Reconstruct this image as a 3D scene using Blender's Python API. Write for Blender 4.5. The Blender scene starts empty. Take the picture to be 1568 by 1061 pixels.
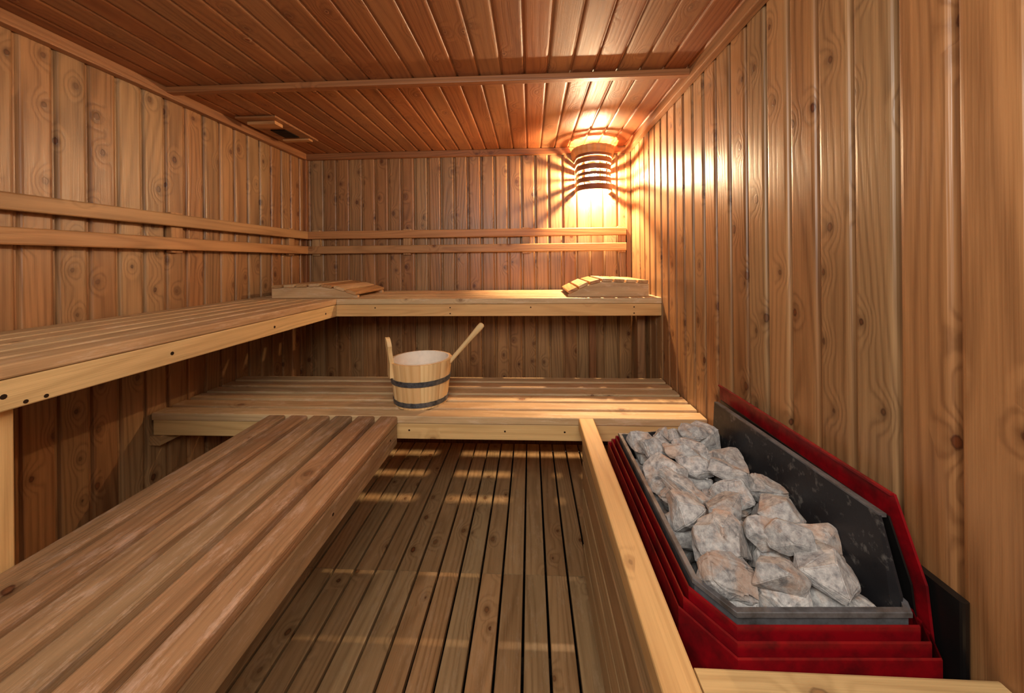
import bpy, bmesh, math, random
from mathutils import Vector, Matrix, noise
random.seed(7)
sc = bpy.context.scene
try:
    sc.view_settings.view_transform = 'Standard'
    sc.view_settings.look = 'None'
except Exception:
    pass

# ------------------------------------------------------------------ dims
XL, XR, YB, YF = -1.485, 0.632, 2.35, -0.45
ZC = 1.16            # camera height
H = 1.877            # ceiling
B1, B2 = 0.585, 0.978

# ------------------------------------------------------------------ materials
def srgb(r, g, b):
    def f(c):
        c /= 255.0
        return c/12.92 if c <= 0.04045 else ((c+0.055)/1.055)**2.4
    return (f(r), f(g), f(b), 1)

class NT:
    def __init__(s, name):
        s.m = bpy.data.materials.new(name); s.m.use_nodes = True
        s.t = s.m.node_tree; s.t.nodes.clear()
        s.out = s.n('ShaderNodeOutputMaterial'); s.b = s.n('ShaderNodeBsdfPrincipled')
        s.t.links.new(s.b.outputs[0], s.out.inputs[0])
    def n(s, typ, **k):
        nd = s.t.nodes.new(typ)
        for a, v in k.items(): setattr(nd, a, v)
        return nd
    def inp(s, nd, i, v):
        if isinstance(v, bpy.types.NodeSocket): s.t.links.new(v, nd.inputs[i])
        else: nd.inputs[i].default_value = v
    def math(s, op, a, b=0.0, c=0.0, clamp=False):
        nd = s.n('ShaderNodeMath', operation=op, use_clamp=clamp)
        s.inp(nd, 0, a); s.inp(nd, 1, b)
        if op in ('MULTIPLY_ADD', 'SMOOTH_MIN'): s.inp(nd, 2, c)
        return nd.outputs[0]
    def vmul(s, a, v):
        nd = s.n('ShaderNodeVectorMath', operation='MULTIPLY')
        s.inp(nd, 0, a); nd.inputs[1].default_value = v
        return nd.outputs[0]
    def noise(s, vec, scale=1, detail=2, rough=.5, dist=0):
        nd = s.n('ShaderNodeTexNoise'); s.inp(nd, 'Vector', vec)
        nd.inputs['Scale'].default_value = scale; nd.inputs['Detail'].default_value = detail
        nd.inputs['Roughness'].default_value = rough; nd.inputs['Distortion'].default_value = dist
        return nd.outputs[0]
    def mr(s, v, a, b, c, d, smooth=False):
        nd = s.n('ShaderNodeMapRange')
        if smooth: nd.interpolation_type = 'SMOOTHSTEP'
        s.inp(nd, 0, v)
        for i, x in enumerate((a, b, c, d)): nd.inputs[i+1].default_value = x
        return nd.outputs[0]
    def mix(s, f, a, b, mode='MIX'):
        nd = s.n('ShaderNodeMix', data_type='RGBA', blend_type=mode)
        s.inp(nd, 0, f); s.inp(nd, 6, a); s.inp(nd, 7, b)
        return nd.outputs[2]
    def bump(s, h, strength, dist=.002):
        nd = s.n('ShaderNodeBump'); s.inp(nd, 'Height', h)
        nd.inputs['Strength'].default_value = strength; nd.inputs['Distance'].default_value = dist
        s.t.links.new(nd.outputs[0], s.b.inputs['Normal'])

def wood(name, lo, hi, var=.2, rough=.5, knot=.55, spec=.4, worn=0.0, grain=1.0, bumps=.35, kcol=(62, 32, 18), ringamp=.38, warp=1.0):
    N = NT(name)
    gc = N.n('ShaderNodeAttribute', attribute_name='gc').outputs['Vector']
    rnd = N.n('ShaderNodeAttribute', attribute_name='rnd').outputs['Fac']
    sx = N.n('ShaderNodeSeparateXYZ'); N.inp(sx, 0, gc)
    n1 = N.noise(N.vmul(gc, (6, .6, 6)), 1, 1.5, .5, .2)
    vo = N.n('ShaderNodeTexVoronoi', voronoi_dimensions='2D'); N.inp(vo, 'Vector', N.vmul(gc, (9.0, 6.2, 0)))
    vo.inputs['Scale'].default_value = 1.0
    d = vo.outputs['Distance']
    sc_ = N.n('ShaderNodeSeparateColor'); N.inp(sc_, 0, vo.outputs['Color'])
    ex = N.math('GREATER_THAN', sc_.outputs[0], 1-knot)
    dd = N.math('ADD', d, N.math('MULTIPLY', sc_.outputs[1], .05))
    dd = N.math('ADD', dd, N.math('MULTIPLY', N.math('SUBTRACT', N.noise(gc, 60, 2), .5), .06))
    swirl = N.math('MULTIPLY', N.mr(dd, 0.02, .42, 13.0, 0.0, True), ex)
    ph = N.math('ADD', N.math('MULTIPLY', n1, 80.0*grain*warp), N.math('MULTIPLY', sx.outputs[0], 210.0*grain))
    ph = N.math('ADD', ph, swirl)
    ring = N.math('MULTIPLY_ADD', N.math('SINE', ph), .5, .5)
    ring = N.math('POWER', ring, 2.2)
    fib = N.noise(N.vmul(gc, (300, 5, 300)), 1, 3, .6)
    blo = N.noise(N.vmul(gc, (12, 1.6, 12)), 1, 3, .6)
    f = N.math('ADD', N.math('MULTIPLY', ring, -ringamp), N.math('MULTIPLY', N.mr(fib, .3, .7, 0, 1), .36))
    f = N.math('ADD', f, N.math('MULTIPLY', N.mr(blo, .3, .7, 0, 1), .50))
    f = N.math('ADD', f, .36, clamp=True)
    col = N.mix(f, srgb(*lo), srgb(*hi))
    halo = N.math('MULTIPLY', N.mr(dd, .05, .22, .55, 0.0, True), ex)
    col = N.mix(halo, col, srgb(lo[0]*.84, lo[1]*.79, lo[2]*.74))
    km = N.math('MULTIPLY', N.mr(dd, .070, .092, 1.0, 0.0), ex)
    kc = N.mix(N.mr(dd, .045, .075, 0, 1), srgb(lo[0]*.9, lo[1]*.72, lo[2]*.62), srgb(*kcol))
    col = N.mix(N.math('MULTIPLY', km, N.mr(sc_.outputs[2], 0, 1, .35, 1.0)), col, kc)
    if worn > 0:
        w = N.noise(N.vmul(gc, (34, 8, 34)), 1, 7, .8)
        wm = N.math('MULTIPLY', N.mr(w, .52, .62, 0, 1), worn)
        col = N.mix(wm, col, srgb(min(255, hi[0]*1.10), min(255, hi[1]*1.17), min(255, hi[2]*1.35)))
        w2 = N.noise(N.vmul(gc, (9, 2, 9)), 1, 5, .7)
        col = N.mix(N.math('MULTIPLY', N.mr(w2, .5, .7, 0, 1), worn*.5), col, srgb(lo[0]*.7, lo[1]*.68, lo[2]*.7))
    br = N.mr(rnd, 0, 1, 1-var, 1+var)
    hs = N.n('ShaderNodeHueSaturation')
    N.inp(hs, 'Color', col); N.inp(hs, 'Value', br)
    r2 = N.math('FRACT', N.math('MULTIPLY', rnd, 7.31))
    N.inp(hs, 'Hue', N.mr(r2, 0, 1, .494, .508)); N.inp(hs, 'Saturation', N.mr(r2, 0, 1, 1.04, .93))
    N.inp(N.b, 'Base Color', hs.outputs[0])
    N.inp(N.b, 'Roughness', N.mr(fib, .2, .8, rough-.08, rough+.12))
    N.inp(N.b, 'Specular IOR Level', spec)
    hgt = N.math('ADD', N.math('MULTIPLY', ring, -.5), fib)
    hgt = N.math('ADD', hgt, N.math('MULTIPLY', km, .6))
    N.bump(hgt, bumps, .0012)
    return N.m

M_wall = wood('pine_wall', (110, 74, 45), (166, 122, 79), var=.10, rough=.37, knot=.64, spec=.55)
M_ceil = wood('pine_ceiling', (112, 60, 32), (154, 97, 55), var=.10, rough=.48, knot=.65, spec=.45, kcol=(172, 122, 80), ringamp=.3)
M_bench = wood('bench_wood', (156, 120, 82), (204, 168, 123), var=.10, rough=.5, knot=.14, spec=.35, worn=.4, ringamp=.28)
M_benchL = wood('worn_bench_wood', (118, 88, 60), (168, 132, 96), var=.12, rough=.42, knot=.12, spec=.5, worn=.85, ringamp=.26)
M_fasc = wood('bench_fascia_wood', (174, 133, 82), (218, 178, 120), var=.06, rough=.5, knot=.22, spec=.35, ringamp=.28)
M_floorw = wood('duckboard_wood', (138, 106, 70), (188, 152, 108), var=.12, rough=.40, knot=.35, spec=.5, worn=.25)
M_rail = wood('rail_wood', (142, 97, 58), (186, 140, 92), var=.08, rough=.45, knot=.15)
M_trim = wood('trim_wood', (112, 70, 41), (154, 102, 62), var=.08, rough=.45, knot=.1)
M_lampw = wood('lampshade_wood', (96, 60, 42), (140, 92, 64), var=.1, rough=.45, knot=0)
M_lampt = wood('lamp_top_wood', (180, 128, 78), (215, 166, 110), var=.05, rough=.5, knot=0)
M_bucket = wood('bucket_pine', (200, 154, 96), (234, 194, 138), var=.08, rough=.45, knot=.06, grain=.8)
M_ladle = wood('ladle_wood', (186, 150, 98), (222, 190, 140), var=.05, rough=.55, knot=0)

def simple(name, col, rough=.5, metal=0, spec=.5, vary=.0, scale=30, col2=None, bump=0, emis=None, thr=(.4, .65)):
    N = NT(name)
    tc = N.n('ShaderNodeTexCoord').outputs['Object']
    ns = N.noise(tc, scale, 6, .65)
    if col2 is None: col2 = tuple(max(0, c*(1-vary)) for c in col)
    N.inp(N.b, 'Base Color', N.mix(N.mr(ns, thr[0], thr[1], 0, 1), srgb(*col), srgb(*col2)))
    N.inp(N.b, 'Roughness', N.mr(ns, .3, .7, rough-.07, rough+.1))
    N.b.inputs['Metallic'].default_value = metal
    N.b.inputs['Specular IOR Level'].default_value = spec
    if bump: N.bump(ns, bump, .002)
    if emis:
        N.b.inputs['Emission Color'].default_value = emis[0]; N.b.inputs['Emission Strength'].default_value = emis[1]
    return N.m

M_red = simple('red_enamel', (136, 8, 20), .38, 0, .45, .35, 22)
M_tray = simple('grey_tray_metal', (112, 112, 116), .5, .3, .5, 0, 22, (70, 66, 64), .3)
M_black = simple('black_scuffed_metal', (40, 40, 44), .40, .3, .5, 0, 40, (105, 103, 101), .2, thr=(.56, .68))
M_blk = simple('black_plastic', (18, 17, 17), .4, 0, .5, .3)
M_hoop = simple('hoop_steel', (120, 128, 140), .42, .8, .5, .35, 60)
M_liner = simple('white_liner', (236, 226, 212), .4, 0, .5, .05)
M_screw = simple('dark_screw', (50, 32, 20), .5, .5, .5, .2)
M_sub = simple('dark_subfloor', (28, 21, 15), .85, 0, .2, .3, 12)
M_bulb = simple('bulb_glow', (255, 240, 210), .5, emis=((1, .70, .40, 1), 10000))
M_dark = simple('vent_dark', (26, 18, 12), .8, 0, .2, .2)

def stone_mat():
    N = NT('sauna_stone')
    tc = N.n('ShaderNodeTexCoord').outputs['Object']
    rnd = N.n('ShaderNodeAttribute', attribute_name='rnd').outputs['Fac']
    a = N.noise(tc, 14, 5, .6); b = N.noise(tc, 80, 7, .72); c = N.noise(tc, 30, 5, .65, 1.0)
    col = N.mix(N.mr(b, .32, .64, 0, 1), srgb(126, 124, 126), srgb(200, 197, 194))
    col = N.mix(N.math('MULTIPLY', N.mr(a, .53, .63, 0, 1), .55), col, srgb(190, 152, 124))
    col = N.mix(N.math('MULTIPLY', N.mr(c, .56, .65, 0, 1), .55), col, srgb(90, 90, 94))
    hs = N.n('ShaderNodeHueSaturation'); N.inp(hs, 'Color', col); N.inp(hs, 'Value', N.mr(rnd, 0, 1, .82, 1.1))
    N.inp(N.b, 'Base Color', hs.outputs[0]); N.b.inputs['Roughness'].default_value = .85
    N.b.inputs['Specular IOR Level'].default_value = .25
    N.bump(N.math('ADD', b, N.math('MULTIPLY', c, 1.0)), .6, .003)
    return N.m
M_stone = stone_mat()

# ------------------------------------------------------------------ mesh builder
class MB:
    def __init__(s): s.v = []; s.f = []; s.gc = []; s.r = []; s.m = []; s.mats = []
    def mi(s, mat):
        if mat not in s.mats: s.mats.append(mat)
        return s.mats.index(mat)
    def add(s, vs, fs, gcs, rnd, mat):
        o = len(s.v); s.v += [tuple(v) for v in vs]; s.gc += gcs; s.r += [rnd]*len(vs)
        k = s.mi(mat)
        for f in fs: s.f.append(tuple(i+o for i in f)); s.m.append(k)
    def obj(s, name, parent=None, smooth=False, loc=None):
        me = bpy.data.meshes.new(name)
        if loc is not None:
            L = Vector(loc); s.v = [tuple(Vector(v)-L) for v in s.v]
        me.from_pydata(s.v, [], s.f)
        for m in s.mats: me.materials.append(m)
        me.polygons.foreach_set('material_index', s.m)
        a = me.attributes.new('gc', 'FLOAT_VECTOR', 'POINT'); a.data.foreach_set('vector', [c for g in s.gc for c in g])
        a = me.attributes.new('rnd', 'FLOAT', 'POINT'); a.data.foreach_set('value', s.r)
        bm = bmesh.new(); bm.from_mesh(me); bmesh.ops.recalc_face_normals(bm, faces=bm.faces); bm.to_mesh(me); bm.free()
        if smooth:
            me.polygons.foreach_set('use_smooth', [True]*len(me.polygons))
            try: me.set_sharp_from_angle(angle=math.radians(35))
            except Exception: pass
        ob = bpy.data.objects.new(name, me); sc.collection.objects.link(ob)
        if loc is not None: ob.location = loc
        if parent: ob.parent = parent
        return ob

def rr(w, t, r=.004, seg=2):
    pts = []
    for cx, cy, a0 in ((w-r, t-r, 0), (r, t-r, 90), (r, r, 180), (w-r, r, 270)):
        for i in range(seg+1):
            a = math.radians(a0+90*i/seg); pts.append((cx+r*math.cos(a), cy+r*math.sin(a)))
    return pts

def prism(B, O, U, V, N, L, prof, mat, rnd=None, nseg=1):
    O = Vector(O); U = Vector(U); V = Vector(V); N = Vector(N)
    if rnd is None: rnd = random.random()
    off = (random.uniform(0, 40), random.uniform(0, 40), random.uniform(0, 40))
    vs = []; gs = []; k = len(prof)
    for j in range(nseg+1):
        u = L*j/nseg
        for (v, n) in prof:
            vs.append(O+U*u+V*v+N*n); gs.append((off[0]+v+n*.9, off[1]+u, off[2]+n))
    fs = []
    for j in range(nseg):
        for i in range(k):
            i2 = (i+1) % k; fs.append((j*k+i, j*k+i2, (j+1)*k+i2, (j+1)*k+i))
    fs.append(tuple(range(k))); fs.append(tuple(nseg*k+i for i in reversed(range(k))))
    B.add(vs, fs, gs, rnd, mat)

X, Y, Z = Vector((1, 0, 0)), Vector((0, 1, 0)), Vector((0, 0, 1))
def box(B, p0, p1, mat, grain='x', r=.003, rnd=None):
    p0 = Vector(p0); p1 = Vector(p1); d = p1-p0
    r = min(r, min(d)*.4)
    if grain == 'x': prism(B, p0, X, Y, Z, d.x, rr(d.y, d.z, r), mat, rnd)
    elif grain == 'y': prism(B, p0, Y, X, Z, d.y, rr(d.x, d.z, r), mat, rnd)
    else: prism(B, p0, Z, X, Y, d.z, rr(d.x, d.y, r), mat, rnd)

def cyl(B, c, axis, r, h, mat, n=14, r2=None):
    c = Vector(c); axis = Vector(axis).normalized(); r2 = r if r2 is None else r2
    a = axis.orthogonal().normalized(); b = axis.cross(a)
    vs = []; gs = []
    for rad, t in ((r, 0), (r2, h)):
        for i in range(n):
            th = 2*math.pi*i/n; vs.append(c+axis*t+(a*math.cos(th)+b*math.sin(th))*rad); gs.append((th*rad, t, 0))
    fs = [(i, (i+1) % n, n+(i+1) % n, n+i) for i in range(n)]+[tuple(range(n)), tuple(range(n, 2*n))]
    B.add(vs, fs, gs, .5, mat)

# T&G panelling; length dir U, across V, normal N (into the room)
def panel(B, O, U, V, N, L, total, mat, pitch=.087, start=0.0, g=.009, dp=1.0):
    x = -start
    while x < total:
        w = pitch; a = max(x, 0); b = min(x+w, total)
        if b-a > .02:
            ww = b-a
            prof = [(0, -.02), (0, -.010*dp), (g, -.010*dp), (g+.001, -.006*dp), (g+.003, -.0025*dp), (g+.006, -.0008*dp), (g+.010, 0), (ww-.010, 0), (ww-.006, -.0008*dp), (ww-.003, -.0025*dp), (ww-.001, -.006*dp), (ww, -.010*dp), (ww, -.02)]
            prism(B, Vector(O)+Vector(V)*a, U, V, N, L, prof, mat)
        x += w

zf = -0.06
B = MB(); panel(B, (XL-.02, YB, zf), Z, X, -Y, H+.02-zf, XR-XL+.04, M_wall, start=.03); box(B, (XL-.03, YB+.0205, zf), (XR+.03, YB+.04, H+.03), M_sub); B.obj('wall_back')
B = MB(); panel(B, (XL, YF, zf), Z, Y, X, H+.02-zf, YB-YF, M_wall, start=.045); box(B, (XL-.04, YF, zf), (XL-.0205, YB+.02, H+.03), M_sub); B.obj('wall_left')
B = MB(); panel(B, (XR, YF, zf), Z, Y, -X, H+.02-zf, YB-YF, M_wall, start=.02); box(B, (XR+.0205, YF, zf), (XR+.04, YB+.02, H+.03), M_sub); B.obj('wall_right')
B = MB()
DX0, DX1, DZ = -.42, .28, 1.80
panel(B, (XL, YF, zf), Z, X, Y, H-zf, DX0-XL, M_wall); panel(B, (DX1, YF, zf), Z, X, Y, H-zf, XR-DX1, M_wall)
box(B, (DX0, YF-.02, DZ), (DX1, YF, H), M_wall, 'x')
B.obj('wall_front')
B = MB(); panel(B, (XL, YF, H), Y, X, -Z, YB-YF, XR-XL, M_ceil, start=.01, g=.004, dp=.7); box(B, (XL-.04, YF, H+.0305), (XR+.04, YB+.04, H+.05), M_sub); B.obj('ceiling')
B = MB(); box(B, (XL, YF, zf-.04), (XR, YB, zf), M_sub, 'x', .001); B.obj('floor')
# door behind the camera
B = MB()
for a, b in (((DX0, YF-.03, zf), (DX0+.09, YF+.005, DZ)), ((DX1-.09, YF-.03, zf), (DX1, YF+.005, DZ))): box(B, a, b, M_rail, 'z')
box(B, (DX0+.09, YF-.03, DZ-.1), (DX1-.09, YF+.005, DZ), M_rail); box(B, (DX0+.09, YF-.03, zf), (DX1-.09, YF+.005, zf+.15), M_rail)
box(B, (DX0+.09, YF-.02, zf+.15), (DX1-.09, YF-.012, DZ-.1), simple('bronze_glass', (60, 42, 30), .1), 'z')
cyl(B, (DX1-.05, YF+.005, 1.0), Y, .012, .04, M_rail); box(B, (DX1-.065, YF+.04, .85), (DX1-.035, YF+.06, 1.15), M_rail, 'z', .008)
B.obj('door_1')

# trims
B = MB(); box(B, (XL, YB-.028, H-.04), (XR, YB, H), M_trim); B.obj('trim_1')
B = MB(); box(B, (XL, YF, H-.04), (XL+.03, YB-.03, H), M_trim, 'y'); B.obj('trim_2')
B = MB(); box(B, (XR-.03, YF, H-.04), (XR, YB-.03, H), M_trim, 'y'); B.obj('trim_3')
B = MB(); box(B, (XL+.03, 1.40, H-.024), (XR-.03, 1.432, H), M_trim); B.obj('trim_4')
B = MB(); box(B, (XR-.028, YB-.03, B2), (XR, YB, H-.04), M_trim, 'z'); B.obj('trim_5')
B = MB(); box(B, (XL, YB-.022, B2), (XL+.022, YB, H-.04), M_trim, 'z'); B.obj('trim_6')

# duckboard
B = MB()
p = .080; x = XL+.015
while x+p < XR-.01:
    x2 = x+p-.008
    for y0, y1 in ((YF+.03, .30), (.303, 1.352), (1.355, YB-.03)):
        box(B, (x, y0, -.024), (x2, y1, 0), M_floorw, 'y', .003)
    x += p
y = YF+.1
while y < YB-.06:
    box(B, (XL+.02, y, zf), (XR-.03, y+.045, -.024), M_sub, 'x'); y += .35
B.obj('floor_duckboard')

def screws(B, pts, nrm, r=.0035):
    for q in pts: cyl(B, Vector(q)-Vector(nrm)*.002, nrm, r, .0025, M_screw, 10)

# ---------------------------------------------------------------- benches
def slats_x(B, x0, x1, y0, y1, ztop, n, gap, mat, th=.028, r=.004):
    p = (y1-y0+gap)/n
    for i in range(n):
        box(B, (x0, y0+i*p, ztop-th), (x1, y0+i*p+p-gap, ztop), mat, 'x', r)
def slats_y(B, x0, x1, y0, y1, ztop, n, gap, mat, th=.028, r=.004):
    p = (x1-x0+gap)/n
    for i in range(n):
        box(B, (x0+i*p, y0, ztop-th), (x0+i*p+p-gap, y1, ztop), mat, 'y', r)

# upper back bench
B = MB(); yf = 1.796
slats_x(B, XL+.002, XR-.002, yf, YB-.035, B2, 6, .020, M_bench)
box(B, (XL+.002, yf+.003, B2-.088), (XR-.002, yf+.033, B2-.029), M_fasc, 'x')
box(B, (XL+.002, YB-.075, B2-.088), (XR-.002, YB-.045, B2-.029), M_bench, 'x')
for xx in (XL+.004, -.9, -.03, .40, XR-.046):
    box(B, (xx, yf+.034, B2-.088), (xx+.04, YB-.076, B2-.029), M_bench, 'y')
screws(B, [(x_, yf+.003, B2-.045) for x_ in (-.78, -.4, 0.0, .5)]+[(x_, yf+.003, B2-.075) for x_ in (-.4, .5)], (0, -1, 0))
box(B, (XR-.06, yf+.20, 0), (XR-.02, yf+.25, B2-.089), M_trim, 'z')
box(B, (.36, YB-.075, 0), (.40, YB-.03, B2-.089), M_trim, 'z')
B.obj('upper_sauna_bench')
# upper left bench
B = MB(); xf = -.975
slats_y(B, XL+.01, xf, -.40, yf-.004, B2, 6, .018, M_bench)
box(B, (xf-.033, -.40, B2-.088), (xf-.003, yf-.004, B2-.029), M_fasc, 'y')
box(B, (XL+.004, -.40, B2-.088), (XL+.034, yf-.004, B2-.029), M_bench, 'y')
for yy in (-.35, .3, .95, 1.6):
    box(B, (XL+.035, yy, B2-.088), (xf-.034, yy+.04, B2-.029), M_bench, 'x')
screws(B, [(xf-.003, y_, B2-.06) for y_ in (.63, .95, 1.35, 1.7)], (1, 0, 0), .005)
screws(B, [(xf-.003, .66, B2-.08), (xf-.003, .69, B2-.08)], (1, 0, 0), .004)
box(B, (xf-.075, .56, 0), (xf-.035, .665, B2-.089), M_fasc, 'z')
B.obj('upper_sauna_bench.001')
# lower back bench
B = MB(); y0, y1 = 1.345, 1.81
slats_x(B, XL+.015, XR-.004, y0, y1, B1, 6, .019, M_bench)
box(B, (XL+.015, y0+.006, B1-.088), (XR-.004, y0+.036, B1-.029), M_fasc, 'x')
box(B, (XL+.015, y1-.04, B1-.088), (XR-.004, y1-.01, B1-.029), M_bench, 'x')
for xx in (XL+.06, -.98, -.48, .0, XR-.08):
    box(B, (xx, y0+.037, B1-.088), (xx+.04, y1-.041, B1-.029), M_bench, 'y')
for xx in (-.95, XR-.07):
    box(B, (xx, y1-.09, 0), (xx+.04, y1-.045, B1-.089), M_trim, 'z')
box(B, (XL+.001, y0+.0, B1-.125), (XL+.05, y0+.30, B1-.0895), M_rail, 'y')
screws(B, [(x_, y0+.006, B1-.055) for x_ in (-.46, -.1, .12)], (0, -1, 0))
B.obj('lower_sauna_bench')
# lower left bench
B = MB(); x0, x1 = -1.0, -.5
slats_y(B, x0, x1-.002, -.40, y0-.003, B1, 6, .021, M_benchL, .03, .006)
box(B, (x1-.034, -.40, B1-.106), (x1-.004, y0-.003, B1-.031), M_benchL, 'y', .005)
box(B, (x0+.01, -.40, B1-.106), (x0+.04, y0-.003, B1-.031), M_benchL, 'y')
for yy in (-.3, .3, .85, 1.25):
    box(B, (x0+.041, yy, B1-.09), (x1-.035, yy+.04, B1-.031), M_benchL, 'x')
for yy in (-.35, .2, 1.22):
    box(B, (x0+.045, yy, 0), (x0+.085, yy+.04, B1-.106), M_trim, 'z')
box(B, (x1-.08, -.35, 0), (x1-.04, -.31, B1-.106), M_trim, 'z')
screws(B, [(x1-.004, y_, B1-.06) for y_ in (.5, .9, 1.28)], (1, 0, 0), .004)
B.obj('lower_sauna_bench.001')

# ---------------------------------------------------------------- backrest rails
B = MB()
for z0, z1 in ((1.316, 1.366), (1.220, 1.270)):
    box(B, (XL+.03, YB-.048, z0), (XR-.035, YB-.026, z1), M_rail, 'x', .005)
for xx in (XL+.06, -.82, -.05, .55):
    box(B, (xx, YB-.025, 1.21), (xx+.05, YB, 1.375), M_rail, 'z')
B.obj('backrest_rail')
B = MB()
for z0, z1 in ((1.316, 1.366), (1.220, 1.270)):
    box(B, (XL+.026, YF+.03, z0), (XL+.048, YB-.05, z1), M_rail, 'y', .005)
for yy in (YF+.1, .45, 1.42, 2.15):
    box(B, (XL, yy, 1.21), (XL+.025, yy+.05, 1.375), M_rail, 'z')
B.obj('backrest_rail.001')

# ---------------------------------------------------------------- headrests
def headrest(name, loc, rot, L=.40, W=.34, Ht=.085):
    B = MB()
    prof = [(0, 0), (0, .012), (L*.22, Ht*.72), (L*.42, Ht), (L, Ht*.86), (L, 0)]
    for yy in (.0, W-.022):
        vs = []; gs = []; k = len(prof)
        for dy in (0, .022):
            for (a, b) in prof: vs.append((a, yy+dy, b)); gs.append((b+dy, a+9*dy, dy))
        fs = [(i, (i+1) % k, k+(i+1) % k, k+i) for i in range(k)]+[tuple(range(k)), tuple(range(k, 2*k))]
        B.add(vs, fs, gs, .6, M_bench)
    path = [(0.0, .012), (L*.22, Ht*.72), (L*.42, Ht), (L, Ht*.86)]
    seg = []; tot = 0
    for i in range(3):
        a = Vector(path[i]); b = Vector(path[i+1]); seg.append((tot, a, b)); tot += (b-a).length
    n = 7; w = tot/n
    for i in range(n):
        s0 = i*w+w*.5
        for (t0, a, b) in reversed(seg):
            if s0 >= t0:
                d = (b-a).normalized(); c = a+d*(s0-t0); break
        nn = Vector((-d.y, d.x))
        O = Vector((c.x, -.012, c.y))-Vector((d.x, 0, d.y))*(w*.43)+Vector((nn.x, 0, nn.y))*.001
        prism(B, O, Y, Vector((d.x, 0, d.y)), Vector((nn.x, 0, nn.y)), W+.024, rr(w*.84, .014, .003), M_bench if i % 2 else M_rail)
    ob = B.obj(name); ob.location = loc; ob.rotation_euler = (0, 0, rot)
headrest('headrest', (.19, 1.86, B2+.001), 0, Ht=.075)
headrest('headrest.001', (-.90, 2.20, B2+.001), math.pi, L=.46, Ht=.06)

# ---------------------------------------------------------------- lamp
lamp = bpy.data.objects.new('sauna_wall_lamp', None); sc.collection.objects.link(lamp)
LX, LY = .393, YB-.085
lamp.location = (LX, LY, 1.6)
def band(B, r0, r1, z0, z1, th, mat, cx=LX, cy=LY, n=42, scallop=0):
    vs = []; gs = []
    pts = [(math.cos(math.pi+math.pi*i/n), math.sin(math.pi+math.pi*i/n)) for i in range(n+1)]
    def row(px, py, nx, ny, s):
        sc2 = 1+scallop*math.cos(s*22)
        return [(px+nx*rr_*sc2, py+ny*rr_*sc2, zz) for rr_, zz in ((r0, z0), (r0+th, z0), (r1+th, z1), (r1, z1))]
    allr = [row(cx, YB-.001, -1, 0, 0)]
    for i, (c, s_) in enumerate(pts): allr.append(row(cx, cy, c, s_, i*math.pi/n))
    allr.append(row(cx, YB-.001, 1, 0, 0))
    off = random.uniform(0, 30)
    for j, rg in enumerate(allr):
        for q in rg: vs.append(q); gs.append((q[2]*1.0+off, j*.012+off, 0))
    fs = []
    for j in range(len(allr)-1):
        for i in range(4): fs.append((j*4+i, j*4+(i+1) % 4, (j+1)*4+(i+1) % 4, (j+1)*4+i))
    fs += [(0, 1, 2, 3), tuple(len(vs)-4+i for i in range(4))]
    B.add(vs, fs, gs, random.random(), mat)
B = MB()
bands = [(.104, .100, 1.580, 1.614), (.099, .097, 1.627, 1.655), (.096, .096, 1.668, 1.686), (.096, .098, 1.701, 1.732), (.098, .102, 1.744, 1.772), (.102, .108, 1.780, 1.80)]
for r0, r1, z0, z1 in bands: band(B, r0, r1, z0, z1, .006, M_lampw)
band(B, .108, .120, 1.795, 1.840, .008, M_lampt, scallop=.025)
o = B.obj('shade_bands', smooth=True); o.parent = lamp; o.matrix_parent_inverse = Matrix.Translation(-lamp.location)
B = MB()
for a in (math.pi*1.0, math.pi*1.25, math.pi*1.75, math.pi*2.0):
    px, py = LX+.092*math.cos(a), LY+.092*math.sin(a)
    box(B, (px-.004, py-.004, 1.587), (px+.004, py+.004, 1.82), M_lampw, 'z', .001)
box(B, (LX-.05, YB-.02, 1.66), (LX+.05, YB, 1.80), M_lampw, 'z')
cyl(B, (LX, YB-.02, 1.725), -Y, .025, .02, M_liner); cyl(B, (LX, LY+.0, 1.735), -Z, .018, .03, M_liner)
box(B, (LX-.01, LY+.0, 1.72), (LX+.01, YB-.03, 1.735), M_liner, 'y')
o = B.obj('lamp_mount'); o.parent = lamp; o.matrix_parent_inverse = Matrix.Translation(-lamp.location)
me = bpy.data.meshes.new('bulb'); bm = bmesh.new(); bmesh.ops.create_icosphere(bm, subdivisions=3, radius=.018)
for v in bm.verts: v.co.z *= 1.2
bm.to_mesh(me); bm.free(); me.materials.append(M_bulb); me.polygons.foreach_set('use_smooth', [True]*len(me.polygons))
o = bpy.data.objects.new('bulb', me); sc.collection.objects.link(o); o.location = (0, 0, .081); o.parent = lamp

# ---------------------------------------------------------------- ceiling vent
B = MB()
box(B, (-1.42, 1.70, H-.012), (-1.22, 2.06, H-.002), M_trim, 'x')
box(B, (-1.36, 1.86, H-.016), (-1.28, 1.98, H-.012), M_dark, 'x')
box(B, (-1.39, 1.74, H-.028), (-1.25, 1.80, H-.012), M_rail, 'x', .004); box(B, (-1.39, 2.0, H-.022), (-1.24, 2.04, H-.012), M_rail, 'x', .004)
B.obj('ceiling_vent')

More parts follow.
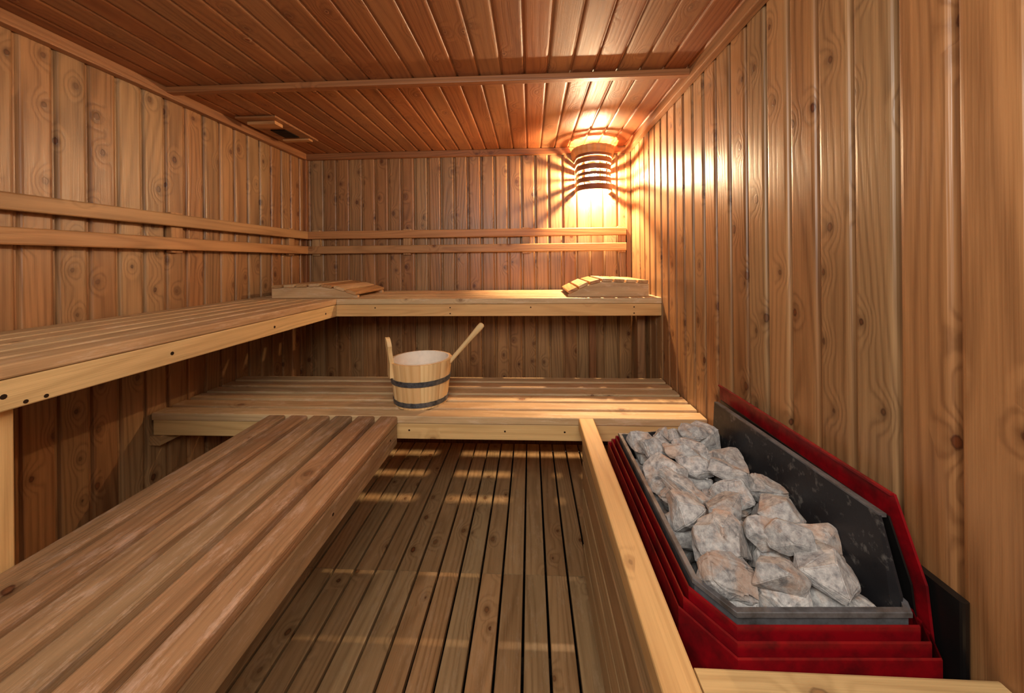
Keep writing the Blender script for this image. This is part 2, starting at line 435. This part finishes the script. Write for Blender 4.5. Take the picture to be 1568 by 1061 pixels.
# ---------------------------------------------------------------- bucket
bk = Vector((-.458, 1.50, B1))
B = MB(); n = 18; hb = .178; rb, rt = .106, .127; th = .013
for i in range(n):
    a0 = 2*math.pi*i/n+.1; a1 = a0+2*math.pi/n; g = .0022
    rnd = random.random(); off = random.uniform(0, 30)
    sub = 4; vs = []; gs = []
    for zz, R in ((0.0, rb), (hb, rt)):
        for rad_in in (0, 1):
            for k in range(sub+1):
                t_ = k/sub; a = a0+(a1-a0)*t_
                r_ = R-(th if rad_in else 0)-((g if k in (0, sub) else 0) if not rad_in else 0)
                vs.append((r_*math.cos(a), r_*math.sin(a), zz)); gs.append((off+t_*.04+rad_in*.01, zz, off))
    m = sub+1; fs = []
    for k in range(sub):
        fs += [(k, k+1, 2*m+k+1, 2*m+k), (m+k, m+k+1, 3*m+k+1, 3*m+k), (2*m+k, 2*m+k+1, 3*m+k+1, 3*m+k), (k, k+1, m+k+1, m+k)]
    fs += [(0, m, 3*m, 2*m), (sub, m+sub, 3*m+sub, 2*m+sub)]
    B.add(vs, fs, gs, rnd, M_bucket)
cyl(B, (0, 0, .004), Z, rb-.01, .012, M_bucket, 32)
def hoop(z0, z1):
    vs = []; gs = []; N_ = 48
    for zz, d in ((z0, -.002), (z0, .003), (z1, .003), (z1, -.002)):
        R = rb+(rt-rb)*zz/hb+d
        for i in range(N_):
            a = 2*math.pi*i/N_; vs.append((R*math.cos(a), R*math.sin(a), zz)); gs.append((a, zz, 0))
    fs = [(q*N_+i, q*N_+(i+1) % N_, ((q+1) % 4)*N_+(i+1) % N_, ((q+1) % 4)*N_+i) for q in range(4) for i in range(N_)]
    B.add(vs, fs, gs, .5, M_hoop)
hoop(.010, .028); hoop(.092, .112)
def ringsurf(prof, mat, N_=48):
    vs = []; gs = []
    for R, zz in prof:
        for i in range(N_):
            a = 2*math.pi*i/N_; vs.append((R*math.cos(a), R*math.sin(a), zz)); gs.append((R, zz, 0))
    fs = [(q*N_+i, q*N_+(i+1) % N_, (q+1)*N_+(i+1) % N_, (q+1)*N_+i) for q in range(len(prof)-1) for i in range(N_)]
    fs.append(tuple(range((len(prof)-1)*N_, len(prof)*N_)))
    B.add(vs, fs, gs, .5, mat)
ringsurf([(rt-th-.001, hb-.004), (rt-th+.002, hb+.002), (rt-th-.004, hb+.002), (rb-th+.002, .03), (.02, .028)], M_liner)
a = math.radians(212); ex = Vector((math.cos(a), math.sin(a), 0)); et = Vector((-math.sin(a), math.cos(a), 0))
outl = [(-.026, -.06), (-.025, 0), (-.018, .03), (-.019, .048), (-.025, .066), (-.022, .088), (-.008, .098), (.010, .096), (.022, .082), (.025, .065), (.018, .05), (.016, .03), (.023, 0), (.024, -.06)]
vs = []; gs = []; k = len(outl)
for d in (-.006, .010):
    for (u, zz) in outl:
        rad = (rt-th/2)+d-.001; c = ex*(rad+max(0, zz)*.12)+et*u+Vector((0, 0, hb+zz)); vs.append(c); gs.append((u+d, zz, 0))
fs = [(i, (i+1) % k, k+(i+1) % k, k+i) for i in range(k)]+[tuple(range(k)), tuple(range(k, 2*k))]
B.add(vs, fs, gs, .4, M_bucket)
ob = B.obj('sauna_bucket', smooth=True); ob.location = bk+Vector((0, 0, .0005))

# ladle
B = MB()
p0 = Vector((-.41, 1.50, .665)); p1 = Vector((-.197, 1.49, .905)); d = (p1-p0); L = d.length; d.normalize()
side = d.cross(Vector((0, 1, 0))).normalized(); nrm = Vector((0, 1, 0))
prof = [(0, .008, .006), (.1, .008, .006), (.5, .009, .007), (.75, .010, .008), (.93, .013, .008), (.985, .012, .007), (1.0, .006, .004)]
vs = []; gs = []; nn = 12
for (t_, w, h_) in prof:
    c = p0+d*(L*t_)
    for i in range(nn):
        a = 2*math.pi*i/nn; vs.append(c+side*(w*math.cos(a))+nrm*(h_*math.sin(a))); gs.append((w*math.cos(a), L*t_, h_*math.sin(a)))
fs = [(q*nn+i, q*nn+(i+1) % nn, (q+1)*nn+(i+1) % nn, (q+1)*nn+i) for q in range(len(prof)-1) for i in range(nn)]
fs += [tuple(range(nn)), tuple(range(len(vs)-nn, len(vs)))]
B.add(vs, fs, gs, .5, M_ladle)
bc = p0+Vector((-.02, 0, -.005)); vs = []; gs = []; N_ = 20
bp = [(.030, .022), (.033, .018), (.030, -.005), (.016, -.018), (.002, -.02)]; bi = [(.027, .022), (.026, 0), (.012, -.013), (.001, -.015)]
allp = list(reversed(bi))+bp
for R, zz in allp:
    for i in range(N_):
        a = 2*math.pi*i/N_; vs.append(bc+Vector((R*math.cos(a), R*math.sin(a), zz))); gs.append((R, zz, a*.02))
fs = [(q*N_+i, q*N_+(i+1) % N_, (q+1)*N_+(i+1) % N_, (q+1)*N_+i) for q in range(len(allp)-1) for i in range(N_)]
B.add(vs, fs, gs, .5, M_ladle)
B.obj('sauna_ladle', smooth=True)

# ---------------------------------------------------------------- heater guard
B = MB()
gx0, gx1 = .17, .224
box(B, (gx0, .467, B1-.045), (gx1, 1.342, B1), M_fasc, 'y', .004, .3)
box(B, (gx1+.001, .465, B1-.045), (XR-.004, .529, B1), M_fasc, 'x', .004, .4)
for z0, z1 in ((.44, .53), (.34, .43), (.24, .33), (.14, .23), (.04, .13)):
    box(B, (gx0+.012, .47, z0), (gx0+.032, 1.34, z1), M_floorw, 'y')
    box(B, (gx1+.001, .472, z0), (XR-.004, .492, z1), M_floorw, 'x')
for yy in (.475, .9, 1.29):
    box(B, (gx0+.033, yy, 0), (gx0+.053, yy+.045, B1-.046), M_bench, 'z')
B.obj('heater_guard_rail')

# ---------------------------------------------------------------- heater
heater = bpy.data.objects.new('sauna_heater', None); sc.collection.objects.link(heater); heater.location = (.42, .85, 0)
def par(o): o.parent = heater; o.matrix_parent_inverse = Matrix.Translation(-heater.location)
P0 = [(.305, .566), (.560, .576), (.570, .592), (.570, 1.13), (.267, 1.13), (.267, .622)]
def offs(P, d):
    out = []; n = len(P)
    for i in range(n):
        p = Vector(P[i]); a = (p-Vector(P[i-1])).normalized(); b = (Vector(P[(i+1) % n])-p).normalized()
        na = Vector((a.y, -a.x)); nb = Vector((b.y, -b.x)); m = (na+nb); m = m/ (1+na.dot(nb))
        out.append(p+m*d)
    return out
def shell(B, P, dout, z0, z1, th, mat, flange=0):
    Po = offs(P, dout); Pi = offs(P, dout-th); n = len(P); vs = []; gs = []
    rings = [(Po, z0), (Po, z1-.003), (offs(P, dout-.001), z1), (offs(P, dout-th+.001), z1), (Pi, z1-.003), (Pi, z0)]
    if flange: 
        Pf = offs(P, dout+flange)
        rings = [(Po, z0), (Po, z1-.008), (Pf, z1-.008), (Pf, z1-.001), (offs(P, dout+flange-.001), z1), (Pi, z1), (Pi, z0)]
    for R, zz in rings:
        for q in R: vs.append((q.x, q.y, zz)); gs.append((0, 0, 0))
    m = len(rings)
    fs = [(j*n+i, j*n+(i+1) % n, ((j+1) % m)*n+(i+1) % n, ((j+1) % m)*n+i) for j in range(m) for i in range(n)]
    B.add(vs, fs, gs, .5, mat)
B = MB()
shell(B, P0, .0, .36, .632, .005, M_tray, flange=.004)
vs = [(q.x, q.y, .42) for q in offs(P0, -.004)]; B.add(vs, [tuple(range(6))], [(0, 0, 0)]*6, .5, M_black)
par(B.obj('stone_tray'))
B = MB()
shell(B, P0, .011, .33, .620, .002, M_red); shell(B, P0, .021, .30, .606, .002, M_red); shell(B, P0, .030, .10, .592, .002, M_red)
vs = [(q.x, q.y, .12) for q in offs(P0, .028)]; B.add(vs, [tuple(range(6))], [(0, 0, 0)]*6, .5, M_black)
for cx, cy in ((.29, .60), (.55, .60), (.29, 1.1), (.55, 1.1)): cyl(B, (cx, cy, 0), Z, .018, .12, M_black)
def plate(B, pts, th, mat, nrm=X):
    k = len(pts); vs = [Vector(p) for p in pts]+[Vector(p)+nrm*th for p in pts]
    fs = [(i, (i+1) % k, k+(i+1) % k, k+i) for i in range(k)]+[tuple(range(k)), tuple(range(k, 2*k))]
    B.add(vs, fs, [(0, 0, 0)]*2*k, .5, mat)
xp = .601
plate(B, [(xp, 1.20, .50), (xp, 1.20, .757), (xp, .64, .765), (xp, .592, .655), (xp, .575, .50)], .004, M_red)
plate(B, [(xp-.006, 1.20, .755), (xp-.006, 1.20, .759), (xp-.006, .64, .767), (xp-.006, .64, .763)], .006, M_red)
plate(B, [(xp-.014, 1.17, .50), (xp-.014, 1.17, .722), (xp-.014, .635, .732), (xp-.014, .600, .650), (xp-.014, .58, .50)], .003, M_blk)
par(B.obj('red_casing'))
B = MB()
plate(B, [(.552, 1.155, .55), (.566, 1.165, .715), (.566, .628, .738), (.562, .590, .64), (.552, .585, .55)], .004, M_black)
plate(B, [(.566, 1.165, .712), (.566, 1.165, .718), (.566, .628, .741), (.566, .628, .735)], .012, M_tray)
plate(B, [(.30, 1.122, .50), (.30, 1.122, .635), (.54, 1.122, .66), (.54, 1.122, .50)], .004, M_black, Y)
par(B.obj('back_plate'))

# stones
random.seed(64)
B = MB()
def inside(x, y, m=.0):
    # clearance from the tray walls
    nx, ny = (.056, .038); L_ = math.hypot(nx, ny)
    ch = ((x-.267)*nx+(y-.622)*ny)/L_
    return min(ch, x-.272, y-.575, 1.122-y, .562-x)
def stone(c, s, rz):
    c = list(c)
    bm = bmesh.new()
    for i in range(18):
        v = Vector((random.gauss(0, 1), random.gauss(0, 1), random.gauss(0, 1))).normalized()
        m = max(abs(v.x), abs(v.y), abs(v.z)); v = v*(1+.5*(1/m-1))
        v = v*random.uniform(.92, 1.03)
        bm.verts.new((v.x*s[0], v.y*s[1], v.z*s[2]))
    r = bmesh.ops.convex_hull(bm, input=bm.verts)
    bmesh.ops.delete(bm, geom=[g for g in r['geom_interior'] if isinstance(g, bmesh.types.BMVert)], context='VERTS')
    bmesh.ops.bevel(bm, geom=bm.edges[:], offset=.005, segments=2, affect='EDGES', clamp_overlap=True)
    bmesh.ops.triangulate(bm, faces=bm.faces)
    bmesh.ops.subdivide_edges(bm, edges=bm.edges, cuts=2, use_grid_fill=True)
    R = Matrix.Rotation(rz, 3, 'Z') @ Matrix.Rotation(random.uniform(-.35, .35), 3, 'X') @ Matrix.Rotation(random.uniform(-.35, .35), 3, 'Y')
    o = Vector((random.uniform(0, 50),)*3)
    vs = []
    bm.normal_update()
    for v in bm.verts:
        p = v.co+v.normal*(noise.fractal(v.co*30+o, 1.0, 2.0, 4)*.0032)
        vs.append(R @ p)
    # nudge the stone until every vertex is inside the tray
    for _ in range(40):
        worst = min(inside(p.x+c[0], p.y+c[1]) for p in vs)
        if worst >= 0: break
        c[0] += (.415-c[0])*.05; c[1] += (.85-c[1])*.03
    vs = [p+Vector(c) for p in vs]
    bm.verts.index_update()
    fs = [tuple(w.index for w in f.verts) for f in bm.faces]
    bm.free()
    B.add(vs, fs, [(0, 0, 0)]*len(vs), random.random(), M_stone)
def layer(z, nx, ny, s0, x0=.305, x1=.530, y0=.605, y1=1.09, skip=0, jz=.008):
    for j in range(ny):
        for i in range(nx):
            if random.random() < skip: continue
            fx = (i+.5+(.2 if j % 2 else -.2))/nx
            xx = x0-.03+(x1-x0+.06)*fx+random.uniform(-.008, .008); yy = y0+(y1-y0)*j/(ny-1)+random.uniform(-.012, .012)
            xx = min(max(xx, x0), x1)
            s = s0*random.uniform(.85, 1.15)
            stone((xx, yy, z+random.uniform(-jz, jz)), (s*random.uniform(1.02, 1.22), s*random.uniform(.75, .92), s*random.uniform(.6, .8)), random.uniform(-.8, .8) if random.random() < .7 else random.uniform(0, 6))
layer(.50, 3, 6, .046); layer(.56, 3, 7, .045); layer(.605, 3, 7, .046)
layer(.643, 3, 7, .047, jz=.009)
layer(.672, 2, 5, .038, x0=.35, x1=.50, y0=.68, y1=1.06, skip=.4)
B.obj('sauna_stones')
B = MB()
box(B, (.611, .553, .50), (.6235, .628, .665), M_blk, 'z', .004)
box(B, (.612, .575, .34), (.622, .605, .50), M_blk, 'z', .004)
B.obj('electrical_box')

# ---------------------------------------------------------------- lights
def area(name, loc, rot, sx, sy, p, col):
    l = bpy.data.lights.new(name, 'AREA'); l.shape = 'RECTANGLE'; l.size = sx; l.size_y = sy; l.energy = p; l.color = col
    o = bpy.data.objects.new(name, l); sc.collection.objects.link(o); o.location = loc; o.rotation_euler = rot
    return o
area('fill_light', (-.15, -.24, 1.60), (math.radians(68), 0, 0), 1.2, .45, 22, (1, .95, .85))  # added fill, unseen behind and above the camera, to brighten the room
w = bpy.data.worlds.new('World'); sc.world = w; w.use_nodes = True
w.node_tree.nodes['Background'].inputs[0].default_value = (1, .8, .6, 1); w.node_tree.nodes['Background'].inputs[1].default_value = .1

# ---------------------------------------------------------------- camera
cd = bpy.data.cameras.new('camera'); cam = bpy.data.objects.new('camera', cd); sc.collection.objects.link(cam)
cd.sensor_width = 36; cd.sensor_fit = 'HORIZONTAL'; cd.lens = 560/1568*36; cd.shift_y = -130.5/1568; cd.clip_start = .01
cam.matrix_world = Matrix.Translation((0, 0, ZC)) @ Matrix.Rotation(math.radians(2.86), 4, 'Z') @ Matrix.Rotation(math.radians(90), 4, 'X') @ Matrix.Rotation(-.010, 4, 'Z')
sc.camera = cam
